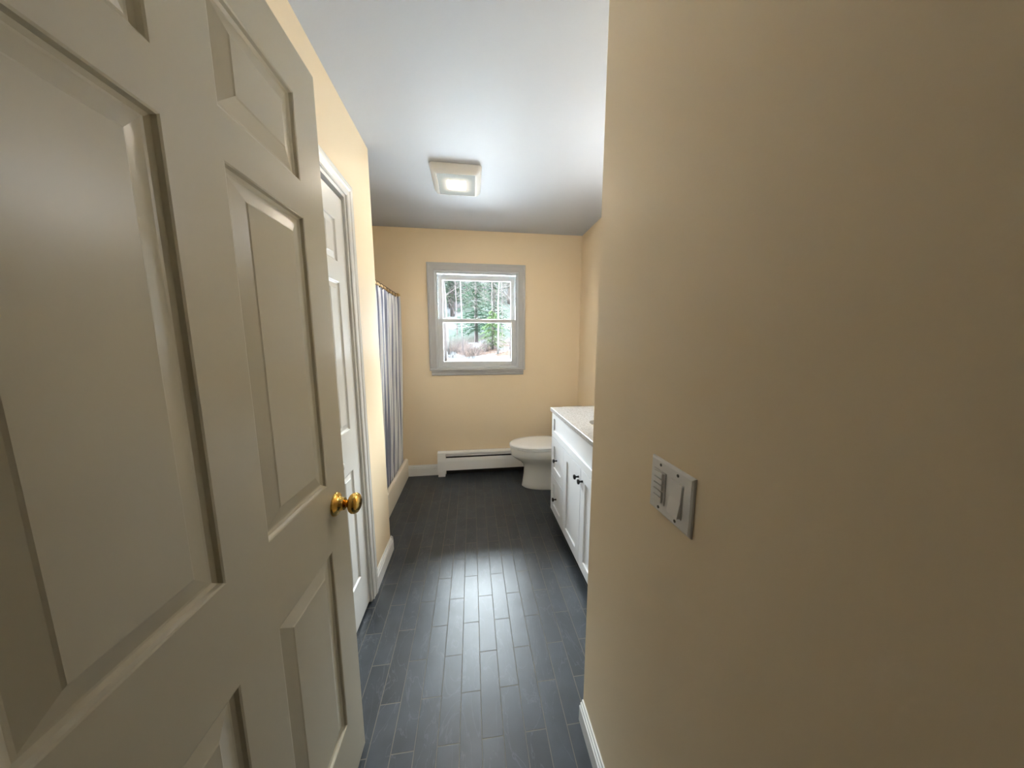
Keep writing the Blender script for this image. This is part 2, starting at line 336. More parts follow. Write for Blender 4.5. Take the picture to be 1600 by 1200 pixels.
# ------------------------------------------------------------------ closet door with casing, left wall
clo = st(empty('door_2', (XL, 1.53, 0)), 'narrow white panelled closet door in a moulded casing on the left wall', 'door')
CO = Vector((XL, 1.53, 0))
def CL(bm): bmesh.ops.translate(bm, verts=bm.verts, vec=-CO); return bm
prof = [(0, 0), (0, 0.010), (0.006, 0.013), (0.010, 0.011), (0.030, 0.0125), (0.034, 0.016), (0.044, 0.018), (0.048, 0.0165), (0.054, 0.018), (0.058, 0.016), (0.058, 0)]
bm = bmesh.new(); mitred_casing(bm, lambda u, v, d: Vector((XL + d, u, v)), co0, co1, 0.0, coz, 0.058, prof)
mk('door_casing', CL(bm), 'trim', clo)
bm = bmesh.new()
box(bm, XL - 0.10, XL + 0.004, co1 - 0.016, co1 - 0.0005, 0, coz - 0.016); box(bm, XL - 0.10, XL + 0.004, co0 + 0.0005, co0 + 0.016, 0, coz - 0.016); box(bm, XL - 0.10, XL + 0.004, co0 + 0.0005, co1 - 0.0005, coz - 0.016, coz - 0.0005)
mk('door_jamb', CL(bm), 'trim', clo)
bm = bmesh.new(); box(bm, XL - 0.045, XL - 0.020, co0 + 0.02, co1 - 0.018, coz - 0.034, coz - 0.0165); mk('door_track', CL(bm), 'dark', clo)
def closet_leaf(y0, y1):
    xf = XL - 0.006; cs = [(y0 + 0.085, y1 - 0.085, 0.223, 0.784), (y0 + 0.085, y1 - 0.085, 0.977, 1.634), (y0 + 0.085, y1 - 0.085, 1.717, 1.893)]
    mp = lambda u, v, d: Vector((xf + d, u, v))
    bm = bmesh.new(); framed_leaf(bm, mp, y0, y1, 0.014, 2.000, cs, 0.032)
    leaf = mk('door_leaf', CL(bm), 'closet', clo)
    for c in cs:
        bm = bmesh.new(); panel_rings(bm, mp, *c, RAISED_S); panel_rings(bm, lambda u, v, d: Vector((xf - 0.032 - d, u, v)), *c, RAISED_S)
        mk('raised_panel', CL(bm), 'closet', leaf)
    return leaf
l1 = closet_leaf(1.236, 1.526); l2 = closet_leaf(0.943, 1.233)
bm = bmesh.new(); lathe(bm, [(0.009, 0), (0.008, 0.010), (0.010, 0.014), (0.0165, 0.020), (0.0175, 0.027), (0.014, 0.033), (0.006, 0.036)], (XL - 0.006, 1.262, 0.868), (1, 0, 0), n=24)
mk('knob', CL(bm), 'closet', l1, smooth=True)

# ------------------------------------------------------------------ open entry door on the left
DW, DZ0, DZ1, DT = 0.762, 0.010, 2.040, 0.035
a1 = R(1.0)
hinge = Vector((-0.388 - DW * math.sin(a1), 0.921 - DW * math.cos(a1), 0))
door = st(empty('door_1', hinge, R(90) - a1), 'open white six-panel door with a brass knob filling the left', 'door')
mpF = lambda u, v, d: Vector((u, -d, v)); mpB = lambda u, v, d: Vector((u, DT + d, v))
cols = [(0.103, 0.331), (0.431, 0.660)]; rows = [(0.235, 0.805), (0.992, 1.667), (1.746, 1.932)]
cells = [(c[0], c[1], r[0], r[1]) for c in cols for r in rows]
bm = bmesh.new(); framed_leaf(bm, mpF, 0, DW, DZ0, DZ1, cells, DT)
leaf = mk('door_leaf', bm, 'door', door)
for c in cells:
    bm = bmesh.new(); panel_rings(bm, mpF, *c, RAISED); panel_rings(bm, mpB, *c, RAISED)
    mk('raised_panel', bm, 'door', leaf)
ky, kz = DW - 0.064, 0.921
for sgn, y0 in ((-1, 0), (1, DT)):
    bm = bmesh.new(); lathe(bm, [(0.033, 0), (0.033, 0.003), (0.029, 0.007), (0.021, 0.010), (0.018, 0.016), (0.017, 0.024)], (ky, y0, kz), (0, sgn, 0), n=40)
    rs = sharp(mk('knob_rosette', bm, 'brass', leaf), 50)
    bm = bmesh.new(); lathe(bm, [(0.011, 0.022), (0.0105, 0.032), (0.014, 0.037), (0.024, 0.040), (0.0285, 0.046), (0.0290, 0.053), (0.0255, 0.060), (0.018, 0.0645), (0.008, 0.0665)], (ky, y0, kz), (0, sgn, 0), n=40)
    kn = mk('door_knob', bm, 'brass', leaf, smooth=True)
for z in (0.22, 1.02, 1.82):
    bm = bmesh.new(); lathe(bm, [(0.006, -0.045), (0.006, 0.045)], (-0.004, -0.006, z), (0, 0, 1), n=16); mk('hinge', bm, 'brass', door)
bm = bmesh.new(); box(bm, DW - 0.0005, DW + 0.0015, 0.006, DT - 0.006, kz - 0.028, kz + 0.028); mk('latch_plate', bm, 'brass', leaf)
# doorway jamb around the opening
st(boxo('trim_1', 'trim', [(-0.418, -0.404, -0.003, 0.112, 0, 2.05), (0.381, 0.395, -0.003, 0.112, 0, 2.05), (-0.418, 0.395, -0.003, 0.112, 2.05, 2.065)]), 'white jamb lining of the doorway', 'door frame')

# ------------------------------------------------------------------ ceiling fan light
fx0, fx1, fy0, fy1 = -0.238, 0.080, 2.000, 2.345
fan = empty('ceiling_light', ((fx0 + fx1) / 2, (fy0 + fy1) / 2, H)); FO = Vector(fan.location)
tag(fan, 'square white ceiling fan light with a glowing frosted lens', 'ceiling light')
def rr(x0, x1, y0, y1, r, z, n=6):
    pts = []
    for cx, cy, a0 in ((x1 - r, y1 - r, 0), (x0 + r, y1 - r, 90), (x0 + r, y0 + r, 180), (x1 - r, y0 + r, 270)):
        for k in range(n + 1):
            a = R(a0 + 90 * k / n); pts.append(Vector((cx + r * math.cos(a), cy + r * math.sin(a), z)))
    return pts
bm = bmesh.new(); zz = H
def ins(i, z, r): return rr(fx0 + i, fx1 - i, fy0 + i, fy1 - i, r, z)
V = loft(bm, [ins(0.004, H - 0.0005, 0.02), ins(0, H - 0.004, 0.024), ins(0.001, H - 0.012, 0.024), ins(0.010, H - 0.028, 0.02), ins(0.026, H - 0.042, 0.014), ins(0.038, H - 0.046, 0.008), ins(0.040, H - 0.044, 0.007), ins(0.042, H - 0.010, 0.007)], cap=False)
bm.faces.new(V[-1]); bmesh.ops.translate(bm, verts=bm.verts, vec=-FO)
sharp(mk('housing', bm, 'fixture', fan), 40)
bm = bmesh.new()
loft(bm, [ins(0.0405, H - 0.044, 0.006), ins(0.0405, H - 0.0425, 0.006)]); bmesh.ops.translate(bm, verts=bm.verts, vec=-FO)
mk('lens', bm, 'lens', fan)
# lamp bar over the vanity (behind the near wall) and added hall fill lamp (unseen, behind the camera)
vl = empty('vanity_light', (XR2, 1.585, 2.02)); tag(vl, 'three-globe lamp bar on the wall above the vanity', 'wall light')
bm = bmesh.new(); box(bm, -0.028, -0.001, -0.26, 0.26, -0.05, 0.05, bev=0.006); mk('back_plate', bm, 'fixture', vl)
glob = emis('globe_glow', (0.93, 0.96, 1.0), VANITY_W)
for dy in (-0.18, 0, 0.18):
    bm = bmesh.new(); lathe(bm, [(0.020, 0.026), (0.020, 0.045)], (0, dy, 0), (-1, 0, 0), n=20); mk('socket', bm, 'fixture', vl)
    bm = bmesh.new(); bmesh.ops.create_uvsphere(bm, u_segments=24, v_segments=14, radius=0.052); bmesh.ops.translate(bm, verts=bm.verts, vec=(-0.094, dy, 0)); mk('globe', bm, glob, vl, smooth=True)
hl = empty('hall_fill_light', (0.0, -0.75, H)); tag(hl, 'added unseen round fill lamp on the hallway ceiling', 'ceiling light')
bm = bmesh.new(); lathe(bm, [(0.17, 0.001), (0.17, 0.02)], (0, 0, 0), (0, 0, -1), n=40); mk('rim', bm, 'fixture', hl)
bm = bmesh.new(); lathe(bm, [(0.158, 0.020), (0.150, 0.045), (0.12, 0.065), (0.06, 0.08), (0.01, 0.084)], (0, 0, 0), (0, 0, -1), n=40); mk('shade', bm, emis('hall_fill_glow', (1.0, 0.93, 0.82), HALL_FILL_W), hl, smooth=True)

# ------------------------------------------------------------------ light switch plate
sw = empty('switch_plate', (XR, 0.508, 1.083)); tag(sw, 'white two-gang switch plate on the near right wall', 'light switch')
bm = bmesh.new(); vv = [[(-a, b, c) for a, b, c in r] for r in ()]
def plate_ring(i, d): return [Vector((-d, y, z)) for y, z in ((-0.062 + i, -0.056 + i), (0.062 - i, -0.056 + i), (0.062 - i, 0.056 - i), (-0.062 + i, 0.056 - i))]
loft(bm, [plate_ring(0, 0.0003), plate_ring(0, 0.002), plate_ring(0.0012, 0.0042), plate_ring(0.005, 0.0062)]); mk('plate', bm, 'plate', sw)
def pbox(name, y0, y1, z0, z1, d0, d1, m='plate', parent=sw, bev=0.0008): return boxo(name, m, (-d1, -d0, y0 - 0.508, y1 - 0.508, z0 - 1.083, z1 - 1.083), parent, bev=bev)
tm = pbox('timer_switch', 0.518, 0.556, 1.050, 1.117, 0.006, 0.0085)
for k in range(5):
    z1 = 1.1145 - k * 0.0127; pbox('button', 0.523, 0.551, z1 - 0.0108, z1, 0.0086, 0.0125, parent=tm, bev=0.0012)
pbox('switch_surround', 0.469, 0.503, 1.049, 1.116, 0.006, 0.0078)
bm = bmesh.new()
pr = [(1.051, 0.0078), (1.051, 0.0145), (1.083, 0.0095), (1.114, 0.0082), (1.114, 0.0078)]
loft(bm, [[Vector((-d, y - 0.508, z - 1.083)) for z, d in pr] for y in (0.4712, 0.5008)]); mk('rocker', bm, 'plate', sw)
for y, z in ((0.537, 1.128), (0.486, 1.128), (0.537, 1.038), (0.486, 1.038)):
    bm = bmesh.new(); lathe(bm, [(0.0030, 0.0055), (0.0030, 0.0070), (0.0018, 0.0076)], (0, y - 0.508, z - 1.083), (-1, 0, 0), n=16); mk('screw', bm, 'screw', sw)

# ------------------------------------------------------------------ baseboard heater
hx0, hx1, hyf = -0.370, 0.960, 3.030
heat = empty('baseboard_heater', ((hx0 + hx1) / 2, YB, 0)); HO = Vector(heat.location)
tag(heat, 'low off-white baseboard heater under the window', 'heater')
def HL(bm): bmesh.ops.translate(bm, verts=bm.verts, vec=-HO); return bm
def hp(a, b, s): return Vector((s, YB - 0.0005 - a, b))
bm = bmesh.new()   # back plate with the hood curling over the top
extrude_profile(bm, [(0.0025, 0.240), (0.004, 0.240), (0.004, 0.246), (0.052, 0.246), (0.055, 0.236), (0.058, 0.236), (0.056, 0.250), (0.048, 0.256), (0.0025, 0.256)], hp, hx0 + 0.078, hx1)
mk('hood', HL(bm), 'heater', heat)
bm = bmesh.new(); box(bm, hx0 + 0.081, hx1 - 0.001, YB - 0.0024, YB - 0.0004, 0.0, 0.256); mk('shade_backing', HL(bm), 'dark', heat)  # dark sheet stands in for the shade inside and below the heater
bm = bmesh.new()
extrude_profile(bm, [(0.060, 0.196), (0.063, 0.199), (0.066, 0.194), (0.070, 0.165), (0.070, 0.068), (0.064, 0.064), (0.064, 0.068), (0.067, 0.071), (0.067, 0.163)], hp, hx0 + 0.078, hx1)
mk('front_cover', HL(bm), 'heater', heat)
bm = bmesh.new()
extrude_profile(bm, [(0.034, 0.2235), (0.060, 0.2135), (0.061, 0.2175), (0.035, 0.2275)], hp, hx0 + 0.079, hx1)
mk('damper', HL(bm), 'heater', heat)
bm = bmesh.new(); x = hx0 + 0.09
while x < hx1 - 0.02: box(bm, x, x + 0.0012, YB - 0.054, YB - 0.010, 0.10, 0.17); x += 0.012
tube(bm, [(hx0 + 0.08, YB - 0.032, 0.135), (hx1 - 0.01, YB - 0.032, 0.135)], 0.011, n=12); tag(mk('fin_element', HL(bm), 'fin', heat), kind='stuff')
bm = bmesh.new(); extrude_profile(bm, [(0, 0.036), (0.071, 0.036), (0.072, 0.164), (0.068, 0.200), (0.060, 0.249), (0.052, 0.256), (0, 0.256)], hp, hx0, hx0 + 0.080)
box(bm, hx0 + 0.004, hx0 + 0.074, YB - 0.066, YB - 0.001, 0.0, 0.0355)
mk('end_cap', HL(bm), 'heater', heat)
bm = bmesh.new(); extrude_profile(bm, [(0, 0.0), (0.071, 0.0), (0.072, 0.164), (0.068, 0.200), (0.060, 0.249), (0.052, 0.256), (0, 0.256)], hp, hx1, hx1 + 0.015)
mk('end_cap', HL(bm), 'heater', heat)

# ------------------------------------------------------------------ shower base, rod, curtain
bm = bmesh.new()
sp = [(-0.672, 0.0), (-0.672, 0.172), (-0.676, 0.184), (-0.686, 0.190), (-0.700, 0.190), (-0.710, 0.184), (-0.714, 0.172), (-0.720, 0.085), (-0.735, 0.068), (-1.420, 0.055), (-1.438, 0.07), (-1.440, 0.19), (-1.449, 0.19), (-1.449, 0.0)]
extrude_profile(bm, sp, lambda a, b, s: Vector((a, s, b)), YL + 0.017, YB - 0.001)
tag(sharp(mk('shower_tray', bm, 'base'), 30), 'low beige shower tray with rounded curb under the curtain', 'shower tray')
rod = empty('curtain_rod', (-0.700, YB, 1.816)); tag(rod, 'thin brass shower curtain rod between the alcove walls', 'curtain rod')
bm = bmesh.new(); tube(bm, [(0, -0.001, 0), (0, YL - YB + 0.001, 0)], 0.0125, n=20); sharp(mk('rod_tube', bm, 'rod', rod))
for y, s in ((-0.0005, -1), (YL - YB + 0.0005, 1)):
    bm = bmesh.new(); lathe(bm, [(0.030, 0), (0.030, 0.004), (0.018, 0.012), (0.0135, 0.022)], (0, y, 0), (0, s, 0), n=28); sharp(mk('rod_flange', bm, 'rod', rod))
cur = empty('shower_curtain', (-0.70, 2.52, 0.12)); CU = Vector(cur.location)
tag(cur, 'white shower curtain with blue-grey vertical stripes', 'shower curtain')
random.seed(4)
NY, NZ = 300, 44; ya, yb = 1.965, 3.084
def curtain_pt(i, j):
    s = i / NY; t = j / NZ                                  # t = 0 at the hem
    y = ya + (yb - ya) * s
    amp = 0.010 + 0.006 * (1 - t)
    ph = 2 * math.pi * (s * 10.0 + 0.35 * math.sin(2 * math.pi * s * 2.3) + 0.25 * (1 - t) * math.sin(5 * s + 1))
    x0 = -0.735 + 0.045 * t ** 0.8 + 0.016 * max(0, (s - 0.93) / 0.07) * t
    x = x0 + amp * math.sin(ph) + 0.004 * math.sin(ph * 2.3 + 6 * t)
    pin = math.exp(-((1 - t) / 0.03) ** 2)
    x = x * (1 - 0.5 * pin) + x0 * 0.5 * pin
    z0 = 0.110 + 0.012 * math.sin(7 * s); z1 = 1.800 - 0.006 * (0.5 - 0.5 * math.cos(2 * math.pi * s * 14)) + 0.020 * max(0, (s - 0.9) / 0.1)
    y += 0.010 * math.sin(ph * 0.5 + 2) * (1 - t) - 0.02 * (1 - t) * (s > 0.5) * (s - 0.5)
    return Vector((x, y, z0 + (z1 - z0) * t))
bm = bmesh.new(); uvl = bm.loops.layers.uv.new('UVMap')
G = [[curtain_pt(i, j) for j in range(NZ + 1)] for i in range(NY + 1)]
arc = [0.0]
for i in range(1, NY + 1): arc.append(arc[-1] + (G[i][NZ // 2] - G[i - 1][NZ // 2]).length)
V = [[bm.verts.new(p - CU) for p in c] for c in G]
for i in range(NY):
    for j in range(NZ):
        f = bm.faces.new((V[i][j], V[i + 1][j], V[i + 1][j + 1], V[i][j + 1]))
        for lp, (ii, jj) in zip(f.loops, ((i, j), (i + 1, j), (i + 1, j + 1), (i, j + 1))): lp[uvl].uv = (arc[ii], jj / NZ * 1.7)
cl = mk('curtain_cloth', bm, 'curtain', cur, smooth=True)
md = cl.modifiers.new('thickness', 'SOLIDIFY'); md.thickness = 0.0012
for k in range(12):
    y = ya + (yb - ya) * (k + 0.55) / 12.3
    bm = bmesh.new(); pts = []
    for q in range(19):
        a = 2 * math.pi * q / 18; pts.append(Vector((0.0215 * math.sin(a), 0.003 * math.sin(a * 0.5), 0.0225 * math.cos(a))))
    tube(bm, [Vector((-0.70, y, 1.811)) - CU + p for p in pts], 0.0022, n=6, cap=False); mk('curtain_ring', bm, 'ring', cur, smooth=True)

# ------------------------------------------------------------------ vanity
VX, VY0, VY1 = 0.600, 0.975, 2.195
van = empty('vanity_cabinet', (0.86, (VY0 + VY1) / 2, 0)); VO = Vector(van.location)
tag(van, 'white shaker vanity cabinet with small dark knobs', 'cabinet')
def VL(bm): bmesh.ops.translate(bm, verts=bm.verts, vec=-VO); return bm
bm = bmesh.new()
for q in ((0.619, 1.124, VY1 - 0.018, VY1, 0.070, 0.858), (0.619, 1.124, VY0, VY0 + 0.018, 0.070, 0.858), (0.619, 1.124, VY0 + 0.018, VY1 - 0.018, 0.070, 0.088), (1.112, 1.124, VY0 + 0.018, VY1 - 0.018, 0.088, 0.858), (0.619, 0.637, VY0 + 0.018, VY1 - 0.018, 0.088, 0.858)):
    box(bm, *q)
mk('carcass', VL(bm), 'vanity', van)
bm = bmesh.new(); box(bm, 0.672, 1.10, VY0 + 0.03, VY1 - 0.03, 0.0, 0.0695); mk('toe_kick', VL(bm), 'dark', van)
SH = [(0, 0), (0.0006, -0.0085)]
def front(name, y0, y1, z0, z1, stile=0.058):
    mp = lambda u, v, d: Vector((VX + (-d), u, v)); c = (y0 + stile, y1 - stile, z0 + stile, z1 - stile)
    bm = bmesh.new(); framed_leaf(bm, mp, y0, y1, z0, z1, [c], 0.0185, both=False); panel_rings(bm, mp, *c, SH)
    bmesh.ops.remove_doubles(bm, verts=bm.verts, dist=1e-5)
    return mk(name, VL(bm), 'vanity', van)
def knob(parent, y, z):
    bm = bmesh.new(); lathe(bm, [(0.0065, 0), (0.006, 0.004), (0.0045, 0.014), (0.0075, 0.019), (0.0135, 0.022), (0.0150, 0.026), (0.0135, 0.030), (0.006, 0.0325)], (VX, y, z), (-1, 0, 0), n=24)
    k = mk('knob', VL(bm), 'black', parent, smooth=True); tag(k, 'dark bronze knob')
front('false_front', VY0 + 0.003, VY1 - 0.003, 0.672, 0.857, 0.046)
for (a, b) in ((1.886, VY1 - 0.003), (VY0 + 0.003, 1.236)):
    for z0, z1 in ((0.372, 0.667), (0.074, 0.367)):
        d = front('drawer', a, b, z0, z1, 0.062); knob(d, (a + b) / 2, (z0 + z1) / 2 + 0.002)
d = front('door', 1.5645, 1.882, 0.074, 0.668, 0.062); knob(d, 1.592, 0.606)
d = front('door', 1.240, 1.5585, 0.074, 0.668, 0.062); knob(d, 1.530, 0.606)
# countertop with the sink cut-out
cx0, cx1, cy0, cy1, cz0, cz1 = 0.588, XR2 - 0.0005, VY0 - 0.012, VY1 + 0.012, 0.8585, 0.886
bm = bmesh.new(); N = 64
def counter_ring(kind, z):
    out = []
    for k in range(N):
        a = 2 * math.pi * k / N; c, s = math.cos(a), math.sin(a)
        ccx, ccy = 0.865, 1.585
        if kind == 'in':
            e = 4.5; r = (abs(c / 0.160) ** e + abs(s / 0.215) ** e) ** (-1 / e); out.append(Vector((ccx + r * c, ccy + r * s, z)))
        else:
            i = 0 if kind == 'out' else 0.003
            tx = ((cx1 - i - ccx) if c > 0 else (cx0 + i - ccx)) / c if abs(c) > 1e-9 else 1e9
            ty = ((cy1 - i - ccy) if s > 0 else (cy0 + i - ccy)) / s if abs(s) > 1e-9 else 1e9
            t_ = min(tx, ty); out.append(Vector((ccx + t_ * c, ccy + t_ * s, z)))
    return out
# snap the rays nearest each corner so that the slab keeps square corners
def snapped(kind, z):
    r = counter_ring(kind, z); i = 0 if kind == 'out' else 0.003
    for X in (cx0 + i, cx1 - i):
        for Y in (cy0 + i, cy1 - i):
            k = min(range(N), key=lambda q: (r[q].x - X) ** 2 + (r[q].y - Y) ** 2); r[k] = Vector((X, Y, z))
    return r
rings = [counter_ring('in', cz0), snapped('out', cz0), snapped('out', cz1 - 0.003), snapped('out3', cz1), counter_ring('in', cz1)]
V = loft(bm, rings + [rings[0]], cap=False); bmesh.ops.remove_doubles(bm, verts=bm.verts, dist=1e-6)
tag(mk('countertop', bm, 'counter'), 'pale speckled quartz countertop on the white vanity', 'countertop')
bm = bmesh.new(); rs = []
for f, z in ((1.10, cz0 - 0.001), (1.02, cz0 - 0.001), (1.0, cz0 - 0.012), (0.94, cz0 - 0.09), (0.82, cz0 - 0.135), (0.4, cz0 - 0.150), (0.10, cz0 - 0.153)):
    rs.append([Vector((0.865 + (p.x - 0.865) * f, 1.585 + (p.y - 1.585) * f, z)) for p in counter_ring('in', 0)])
V = loft(bm, rs, cap=False); bm.faces.new(V[-1])
snk = mk('sink', bm, 'porcelain', smooth=True); tag(snk, 'white undermount basin set into the speckled countertop', 'sink')
md = snk.modifiers.new('thickness', 'SOLIDIFY'); md.thickness = 0.008; md.offset = -1

# ------------------------------------------------------------------ toilet (faces the curtain, back on the right wall)
toi = empty('toilet', (0.72, 2.73, 0)); TO = Vector(toi.location)
tag(toi, 'white porcelain toilet with closed lid between heater and vanity', 'toilet')
def egg(xn, xb, hw, z, n=48, yc=0.0, p=2.0):
    """egg outline: nose at xn, back at xb, half width hw; widest a bit behind the middle"""
    out = []; xm = xn + (xb - xn) * 0.56
    for k in range(n):
        a = 2 * math.pi * k / n; c, s = math.cos(a), math.sin(a)
        rx = (xm - xn) if c < 0 else (xb - xm)
        e = 2.0 if c < 0 else 2.6
        out.append(Vector((xm + rx * math.copysign(abs(c) ** (2 / e), c) - TO.x, yc + hw * math.copysign(abs(s) ** (2 / e), s), z)))
    return out
bm = bmesh.new()
secs = [(0.466, 0.985, 0.118, 0.0), (0.456, 0.99, 0.122, 0.010), (0.462, 0.985, 0.118, 0.045), (0.472, 0.975, 0.110, 0.12), (0.478, 0.965, 0.108, 0.19), (0.470, 0.955, 0.115, 0.225),
        (0.436, 0.95, 0.138, 0.262), (0.396, 0.945, 0.158, 0.288), (0.368, 0.94, 0.172, 0.310), (0.358, 0.938, 0.177, 0.320), (0.351, 0.935, 0.182, 0.327), (0.347, 0.93, 0.184, 0.392), (0.352, 0.925, 0.180, 0.398)]
loft(bm, [egg(*s) for s in secs])
sharp(mk('bowl', bm, 'porcelain', toi), 50)
bm = bmesh.new(); loft(bm, [egg(0.353, 0.85, 0.176, 0.396), egg(0.353, 0.85, 0.176, 0.4015), egg(0.340, 0.856, 0.186, 0.402), egg(0.337, 0.858, 0.188, 0.405), egg(0.338, 0.858, 0.187, 0.413), egg(0.343, 0.853, 0.183, 0.415)]); sharp(mk('seat', bm, 'seat', toi), 50)
bm = bmesh.new(); loft(bm, [egg(0.353, 0.85, 0.176, 0.4152), egg(0.353, 0.85, 0.176, 0.4195), egg(0.340, 0.86, 0.186, 0.420), egg(0.336, 0.863, 0.189, 0.4235), egg(0.338, 0.862, 0.188, 0.431), egg(0.350, 0.855, 0.180, 0.4375), egg(0.41, 0.82, 0.14, 0.441), egg(0.50, 0.76, 0.08, 0.4425)]); sharp(mk('lid', bm, 'seat', toi), 50)
bm = bmesh.new()
loft(bm, [rr(0.925, 1.112, -0.205, 0.205, 0.03, 0.395), rr(0.918, 1.116, -0.215, 0.215, 0.03, 0.45), rr(0.912, 1.118, -0.222, 0.222, 0.03, 0.695)]); bmesh.ops.translate(bm, verts=bm.verts, vec=(-TO.x, 0, 0)); sharp(mk('tank', bm, 'porcelain', toi))
bm = bmesh.new(); loft(bm, [rr(0.905, 1.120, -0.230, 0.230, 0.03, 0.696), rr(0.902, 1.121, -0.233, 0.233, 0.03, 0.705), rr(0.904, 1.120, -0.231, 0.231, 0.03, 0.722), rr(0.915, 1.112, -0.22, 0.22, 0.025, 0.729)]); bmesh.ops.translate(bm, verts=bm.verts, vec=(-TO.x, 0, 0)); sharp(mk('tank_lid', bm, 'porcelain', toi))
for s in (-1, 1):
    bm = bmesh.new(); lathe(bm, [(0.013, 0), (0.012, 0.01), (0.006, 0.016)], (0.79 - TO.x, s * 0.124, 0.0), (0, 0, 1), n=18); mk('bolt_cap', bm, 'porcelain', toi, smooth=True)

# ------------------------------------------------------------------ outdoors: rising snowy ground and woods
def gz(x, y):
    z = 0.15 + max(0, y - 3.3) * 0.035
    if y > 15: z += (y - 15) ** 1.25 * 0.045
    if y > 21: z += (y - 21) * 0.36 * min(1, (y - 21) / 8)
    return z + 0.10 * math.sin(x * 0.7 + y * 0.3) * min(1, max(0, (y - 8) / 8)) + 0.05 * math.sin(x * 1.9 - y * 0.8)
def ground_mat():
    m, t, b = nt('snow_and_leaf_litter'); N = t.nodes.new; L = t.links.new
    tc = N('ShaderNodeTexCoord'); n = N('ShaderNodeTexNoise'); n.inputs['Scale'].default_value = 0.38; n.inputs['Detail'].default_value = 7; n.inputs['Roughness'].default_value = 0.6
    L(tc.outputs['Object'], n.inputs['Vector'])
    s = N('ShaderNodeSeparateXYZ'); L(tc.outputs['Object'], s.inputs[0])
    # ploughed snow strip close to the house, litter then patches of snow further up
    r1 = N('ShaderNodeMapRange'); r1.inputs[1].default_value = 13.6; r1.inputs[2].default_value = 14.4; r1.inputs[3].default_value = 0.5; r1.inputs[4].default_value = 0.0; L(s.outputs['Y'], r1.inputs[0])
    ad = N('ShaderNodeMath'); ad.operation = 'ADD'; L(n.outputs[0], ad.inputs[0]); L(r1.outputs[0], ad.inputs[1])
    rp = N('ShaderNodeMapRange'); rp.inputs[1].default_value = 0.515; rp.inputs[2].default_value = 0.54; L(ad.outputs[0], rp.inputs[0])
    n2 = N('ShaderNodeTexNoise'); n2.inputs['Scale'].default_value = 9; n2.inputs['Detail'].default_value = 6; L(tc.outputs['Object'], n2.inputs['Vector'])
    lr = N('ShaderNodeValToRGB'); e = lr.color_ramp.elements; e[0].position = 0.35; e[0].color = (0.009, 0.0065, 0.0055, 1); e[1].position = 0.65; e[1].color = (0.031, 0.022, 0.018, 1); L(n2.outputs[0], lr.inputs[0])
    wd = N('ShaderNodeValToRGB'); e = wd.color_ramp.elements; e[0].position = 0.38; e[0].color = (0.011, 0.015, 0.012, 1); e[1].position = 0.62; e[1].color = (0.024, 0.026, 0.025, 1); L(n2.outputs[0], wd.inputs[0])
    hr = N('ShaderNodeMapRange'); hr.inputs[1].default_value = 20.5; hr.inputs[2].default_value = 24; L(s.outputs['Y'], hr.inputs[0])
    hx = N('ShaderNodeMix'); hx.data_type = 'RGBA'; L(hr.outputs[0], hx.inputs[0]); L(lr.outputs[0], hx.inputs[6]); L(wd.outputs[0], hx.inputs[7])
    sn = N('ShaderNodeMath'); sn.operation = 'MULTIPLY_ADD'; sn.inputs[1].default_value = 0.0; L(hr.outputs[0], sn.inputs[0]); L(ad.outputs[0], sn.inputs[2]); L(sn.outputs[0], rp.inputs[0])
    mx = N('ShaderNodeMix'); mx.data_type = 'RGBA'; L(rp.outputs[0], mx.inputs[0]); L(hx.outputs[2], mx.inputs[6]); fs = N('ShaderNodeMix'); fs.data_type = 'RGBA'; fs.inputs[6].default_value = (0.032, 0.033, 0.0345, 1); fs.inputs[7].default_value = (0.78, 0.79, 0.81, 1)  # distant snow darkened in its colour, as if shaded; near strip stays white
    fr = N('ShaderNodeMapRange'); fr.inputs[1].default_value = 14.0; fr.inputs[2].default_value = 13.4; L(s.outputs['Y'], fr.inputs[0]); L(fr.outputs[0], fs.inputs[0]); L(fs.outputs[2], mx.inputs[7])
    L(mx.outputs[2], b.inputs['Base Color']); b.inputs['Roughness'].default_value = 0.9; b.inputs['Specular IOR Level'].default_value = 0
    return m
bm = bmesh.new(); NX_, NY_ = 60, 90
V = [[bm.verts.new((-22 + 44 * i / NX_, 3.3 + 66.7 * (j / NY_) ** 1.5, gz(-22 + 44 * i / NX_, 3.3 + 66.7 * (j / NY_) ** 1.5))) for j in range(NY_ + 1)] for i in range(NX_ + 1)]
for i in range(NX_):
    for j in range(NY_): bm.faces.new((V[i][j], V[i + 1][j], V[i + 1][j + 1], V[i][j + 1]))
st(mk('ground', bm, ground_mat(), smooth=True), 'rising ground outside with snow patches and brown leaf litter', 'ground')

M['birch'] = mat('pale_birch_bark', (0.028, 0.027, 0.026), 0.8, spec=0, var=0.25, vscale=6)
M['bark'] = mat('grey_bark', (0.013, 0.0115, 0.011), 0.9, spec=0, var=0.3, vscale=8)
M['twig'] = mat('pinkish_twigs', (0.032, 0.026, 0.026), 0.9, spec=0)
M['needle'] = mat('evergreen_needles', (0.011, 0.020, 0.013), 0.7, spec=0, var=0.5, vscale=2.5)
M['needle_y'] = mat('yellow_green_needles', (0.019, 0.028, 0.013), 0.7, spec=0, var=0.4, vscale=2.5)

